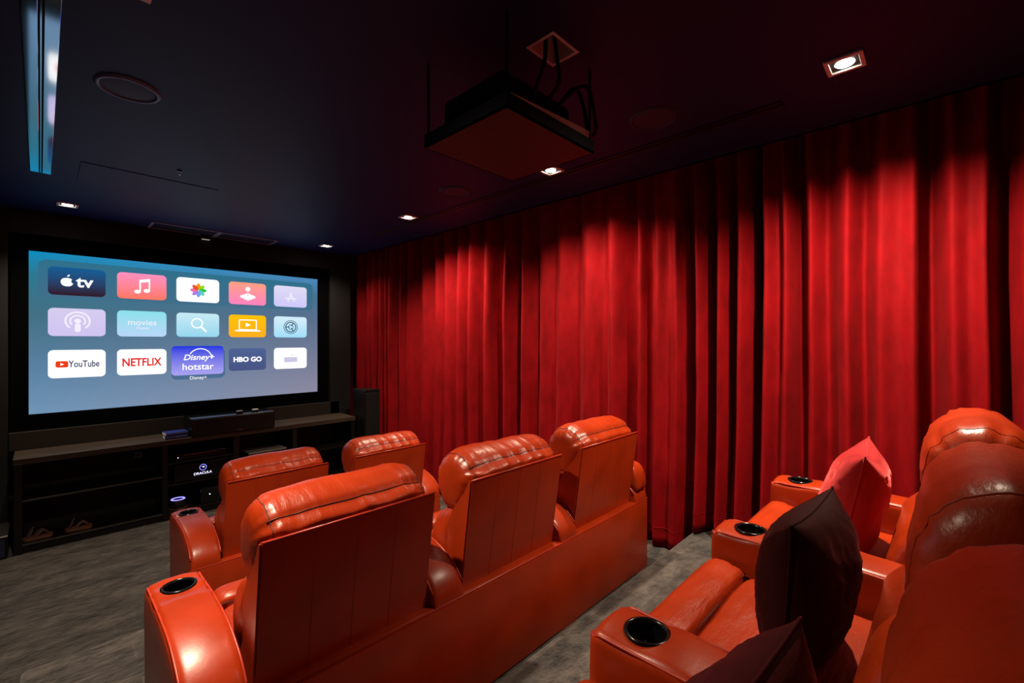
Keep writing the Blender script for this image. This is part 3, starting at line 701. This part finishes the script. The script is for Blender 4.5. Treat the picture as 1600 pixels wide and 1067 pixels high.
def seat_mesh(y0, y1, z0, z1, lip, seed):
    if lip: prof = [(y0, z1-.03), (y0+.012, z1-.004), ((y0+y1)/2, z1+.006), (y1-.03, z1-.012), (y1-.004, z1-.05), (y1, (z0+z1)/2), (y1-.015, z0+.01), ((y0+y1)/2, z0), (y0+.01, z0+.01), (y0, (z0+z1)/2)]
    else: prof = [(y0, z1-.03), (y0+.02, z1-.004), ((y0+y1)/2-.05, z1-.005), (y1-.05, z1+.004), (y1-.012, z1-.006), (y1, z1-.035), (y1-.008, z0+.01), ((y0+y1)/2, z0), (y0+.01, z0+.01), (y0-.003, (z0+z1)/2)]
    me_ = cushion(prof, HW-.004, 40, 5, 7, wr_seat(seed)); me_.materials.append(M['leather_seat']); return me_

AW, AH = .0775, .60                      # armrest half width, height
def arm_mesh(F, y_rear, rear_h, cup_y):
    st = []                              # (y, inset, height)
    n = 10
    for k in range(n+1):                 # rounded rear end
        a = math.pi/2*k/n; st.append((y_rear+.34*(1-math.cos(a)) if k else y_rear, .012*(1-math.sin(a)), rear_h+(AH-rear_h)*math.sin(a)))
    for k in range(1, 14): st.append((y_rear+.34+(F-.03-y_rear-.34)*k/14, 0, AH+.004*math.sin(k*.9)))
    for k in range(0, 7):
        a = math.pi/2*k/6; st.append((F-.03+.03*math.sin(a), .022*(1-math.cos(a)), AH-.028*(1-math.cos(a))))
    vs = []; fs = []; m_ = 0
    for y, ins, h in st:
        hw_ = AW-ins; r = .026; sec = [(-hw_, .0), (-hw_, h*.5), (-hw_-.002, h-r-.05)]
        for k in range(0, 7):
            a = math.pi-math.pi/2*k/6; sec.append((-hw_+r+r*math.cos(a), h-r+r*math.sin(a)))
        sec += [(-hw_*.35, h+.004), (hw_*.35, h+.004)]
        for k in range(0, 7):
            a = math.pi/2-math.pi/2*k/6; sec.append((hw_-r+r*math.cos(a), h-r+r*math.sin(a)))
        sec += [(hw_+.002, h-r-.05), (hw_, h*.5), (hw_, 0)]
        m_ = len(sec); vs += [(a, y, b) for a, b in sec]
    for i in range(len(st)-1):
        for k in range(m_): fs.append((i*m_+k, i*m_+(k+1) % m_, (i+1)*m_+(k+1) % m_, (i+1)*m_+k))
    fs.append(tuple(range(m_))); fs.append(tuple(reversed(range((len(st)-1)*m_, len(st)*m_))))
    me_ = fix(mesh_from('armrest', vs, fs))
    # cut the cup-holder well
    a_o = bpy.data.objects.new('a', me_); col.objects.link(a_o)
    c_o = bpy.data.objects.new('c', MB().cyl((0, cup_y, AH-.01), .0435, .15, seg=40).mesh('c')); col.objects.link(c_o)
    md = a_o.modifiers.new('b', 'BOOLEAN'); md.operation = 'DIFFERENCE'; md.object = c_o; md.solver = 'EXACT'
    dg = bpy.context.evaluated_depsgraph_get(); dg.update()
    out = bpy.data.meshes.new_from_object(a_o.evaluated_get(dg)); bpy.data.objects.remove(a_o); bpy.data.objects.remove(c_o)
    auto_smooth(out, 38); out.materials.clear(); out.materials.append(M['leather_flat'])
    return out
def cup_mesh(y):
    return (MB().lathe([(.0425, .0), (.0425, -.068), (.034, -.072), (.0001, -.072)], c=(0, y, AH+.004), seg=40).mesh('cup', True),
            MB().lathe([(.0405, -.004), (.0415, .0025), (.046, .0035), (.0495, .002), (.050, -.003)], c=(0, y, AH+.004), seg=40).mesh('rim', True))
cup_mat, rim_mat = M['cup'], M['cup_rim']

def pad_mesh():
    q = cushion([(.02, .50), (.03, .60), (.08, .645), (.16, .64), (.22, .59), (.17, .54), (.08, .50)], .066, 20, 4, 3, lambda x_, a, b, t, k: ridged(noise.noise((x_*14, a*10, b*4)))*.006)
    q.materials.append(M['leather_puff']); return q
def recliner_row(xs_arm, xs_seat, ypanel, F, zf, label, near=False, pad_x=None):
    """F: front of the armrests measured from the back panel"""
    x0 = xs_arm[0]; root = empty('recliner_row', (x0, ypanel, zf), 0, label, 'recliner seats', 'rows of red-orange leather cinema recliners')
    xl, xr = -AW+.004, xs_arm[-1]-x0+AW-.004
    # continuous upholstered base with its tall rear skirt
    zs = .428
    me_ = MB().box(xl, xr, .015, .075, 0, zs, .014, 3).mesh('rear_skirt'); auto_smooth(me_); place('rear_skirt', me_, M['leather_back'], root)
    me_ = MB().box(xl+.01, xr-.01, .075, F-.06, .02, .36, .004).mesh('base'); place('base', me_, M['leather_flat'], root)
    MB().tube([(xl+.004, .019, zs-.004), (xr-.004, .019, zs-.004)], .0045, 8).build('piping', M['leather_seam'], root, True)
    am = arm_mesh(F, 0.018, zs+.005, F-.105); c_me, r_me = cup_mesh(F-.105)
    pipe = {}
    for s_ in (-1, 1):
        pts = [(s_*(AW-.008), .018+.34*(1-math.cos(a)), zs+.005+(AH-zs-.005)*math.sin(a)-.0075) for a in (.3, .6, .9, 1.2)]+[(s_*(AW-.007), .358+(F-.388)*k/10, AH-.0075) for k in range(1, 11)]+[(s_*(AW-.012), F-.012, AH-.022), (s_*(AW-.020), F-.002, AH-.06), (s_*(AW-.021), F-.001, .03)]
        pipe[s_] = MB().tube(catmull(pts, 3, False), .0036, 6).mesh('piping', True); pipe[s_].materials.append(M['leather_seam'])
    c_me.materials.append(cup_mat); r_me.materials.append(rim_mat)
    for x_ in xs_arm:
        a_ = place('armrest', am, None, root, (x_-x0, 0, 0))
        c_ = place('cup_holder', c_me, None, a_); place('cup_rim', r_me, None, a_)
        for s_ in (-1, 1): place('piping', pipe[s_], None, a_)
    ysm = F-.115; ys0 = .20
    main = seat_mesh(ys0, ysm, .33, .495, False, 3.1); bol = seat_mesh(ysm-.002, F+.022, .30, .520, True, 5.2)
    seam_m = MB().tube([(-HW+.02, ysm, .496), (HW-.02, ysm, .496)], .003, 6).mesh('seam'); seam_m.materials.append(M['stitch'])
    fr = MB().box(-HW+.012, HW-.012, F-.055, F+.004, .07, .36, .012, 3).mesh('footrest_panel'); auto_smooth(fr); fr.materials.append(M['leather_flat'])
    # back shell: thin at the top corner, deepening downward
    sh_ = MB().prism([(0, .862), (.0, .84), (.062, .410), (.20, .410), (.17, .60), (.12, .72), (.05, .80), (.014, .862)], -HW, HW).mesh('back_shell')
    bm2 = bmesh.new(); bm2.from_mesh(sh_); bmesh.ops.bevel(bm2, geom=[e for e in bm2.edges], offset=.005, segments=2, affect='EDGES'); bm2.to_mesh(sh_); bm2.free()
    auto_smooth(sh_, 35); sh_.materials.append(M['leather_back'])
    st_ = MB()
    for fx in (-.48, -.02, .45): 
        st_.tube([(HW*fx, -.0003, .845), (HW*fx, .0612, .415)], .0011, 5)
    st_m = st_.mesh('stitching'); st_m.materials.append(M['faint_stitch'])
    pp = MB().tube([(-HW+.006, -.001, .861), (HW-.006, -.001, .861)], .0042, 8).mesh('piping', True)
    pp.materials.append(M['leather_seam'])
    for i, x_ in enumerate(xs_seat):
        dx = x_-x0
        b_ = place('backrest', sh_, None, root, (dx, 0, 0))
        b_.rotation_euler = (0, 0, 0)
        place('back_stitching', st_m, None, b_); place('piping', pp, None, b_)
        place('head_cushion', (head3_me if near else head_me)[i % 3], None, b_)
        place('lumbar_cushion', lumb3_me if near else lumb_me[i % 2], None, b_)
        for sm_ in (near_seams if near else head_seams)[i % 3]: place('seam', sm_, None, b_)
        sm = place('seat_cushion', main, None, root, (dx, 0, 0)); place('seam', seam_m, None, sm)
        place('seat_bolster', bol, None, root, (dx, 0, 0)); place('footrest_panel', fr, None, root, (dx, 0, 0))
    if pad_x: place('armrest_pad', pad_mesh(), None, root, (pad_x-x0, 0, 0))
    return root
recliner_row([.312, 1.058, 1.804, 2.545], [.690, 1.432, 2.175], 1.310, .595, F2, 'three-seat row of red-orange leather recliners in the middle, backs to the camera', pad_x=2.545)
recliner_row([.620, 1.372, 2.115], [.995, 1.745], 2.850, .560, 0, 'two-seat row of red-orange leather recliners on the floor nearest the screen')
recliner_row([.172, .905, 1.637, 2.369], [.541, 1.271, 2.003], -.205, .770, F3, 'nearest row of red-orange leather recliners at lower right, holding throw pillows', near=True)

# ------------------------------------------------------------------ throw pillows
def throw_pillow(loc, rot, size, thick, material, label, seed):
    n = 44; vs = []; fs = []; idx = {}
    def P(s, t, side):
        # outline: sides drawn in between pointed corners
        k = .09
        x_ = s*(1-k*(1-t*t)); z_ = t*(1-k*(1-s*s))
        h = max(0, (1-abs(s)**2.6)*(1-abs(t)**2.6))**.55
        yy = side*thick/2*h*(1+.18*noise.noise((s*1.5, t*1.5, seed+side)))
        wr_ = (ridged(noise.noise((s*5, t*5, seed+side*3)))*.006+ridged(noise.noise((s*11, t*11, seed)))*.003)*min(1, h*2)*(1.2-h*.6)
        return (x_*size/2, yy+side*wr_*h, z_*size/2)
    for side in (1, -1):
        for i in range(n+1):
            for j in range(n+1):
                s = -1+2*i/n; t = -1+2*j/n; s = math.sin(s*math.pi/2)*.55+s*.45; t = math.sin(t*math.pi/2)*.55+t*.45
                if side == -1 and (i in (0, n) or j in (0, n)): idx[(side, i, j)] = idx[(1, i, j)]; continue
                idx[(side, i, j)] = len(vs); vs.append(P(s, t, side))
        for i in range(n):
            for j in range(n):
                q = (idx[(side, i, j)], idx[(side, i+1, j)], idx[(side, i+1, j+1)], idx[(side, i, j+1)]); fs.append(q if side == -1 else q[::-1])
    o = place('throw_pillow', fix(mesh_from('throw_pillow', vs, fs, True)), material)
    o.location = loc; o.rotation_euler = rot; tag(o, label, 'pillow', 'velvet throw pillows')
    rim = [vs[idx[(1, i, 0)]] for i in range(n)]+[vs[idx[(1, n, j)]] for j in range(n)]+[vs[idx[(1, n-i, n)]] for i in range(n)]+[vs[idx[(1, 0, n-j)]] for j in range(n)]
    place('seam_piping', MB().tube(rim, .003, 6, True).mesh('seam_piping', True), material, o)
    return o
throw_pillow((1.995, .225, F3+.668), (R(11), 0, R(4)), .40, .18, M['pillow_pink'], 'rose velvet throw pillow on the seat nearest the curtain', 1.3)
throw_pillow((1.275, .232, F3+.658), (R(4), 0, R(-3)), .37, .18, M['pillow_maroon'], 'dark maroon velvet throw pillow on the middle seat of the nearest row', 4.4)
throw_pillow((.62, .205, F3+.642), (R(12), 0, R(-5)), .35, .17, M['pillow_plum'], 'plum velvet throw pillow at the bottom edge, on the leftmost near seat', 7.9)
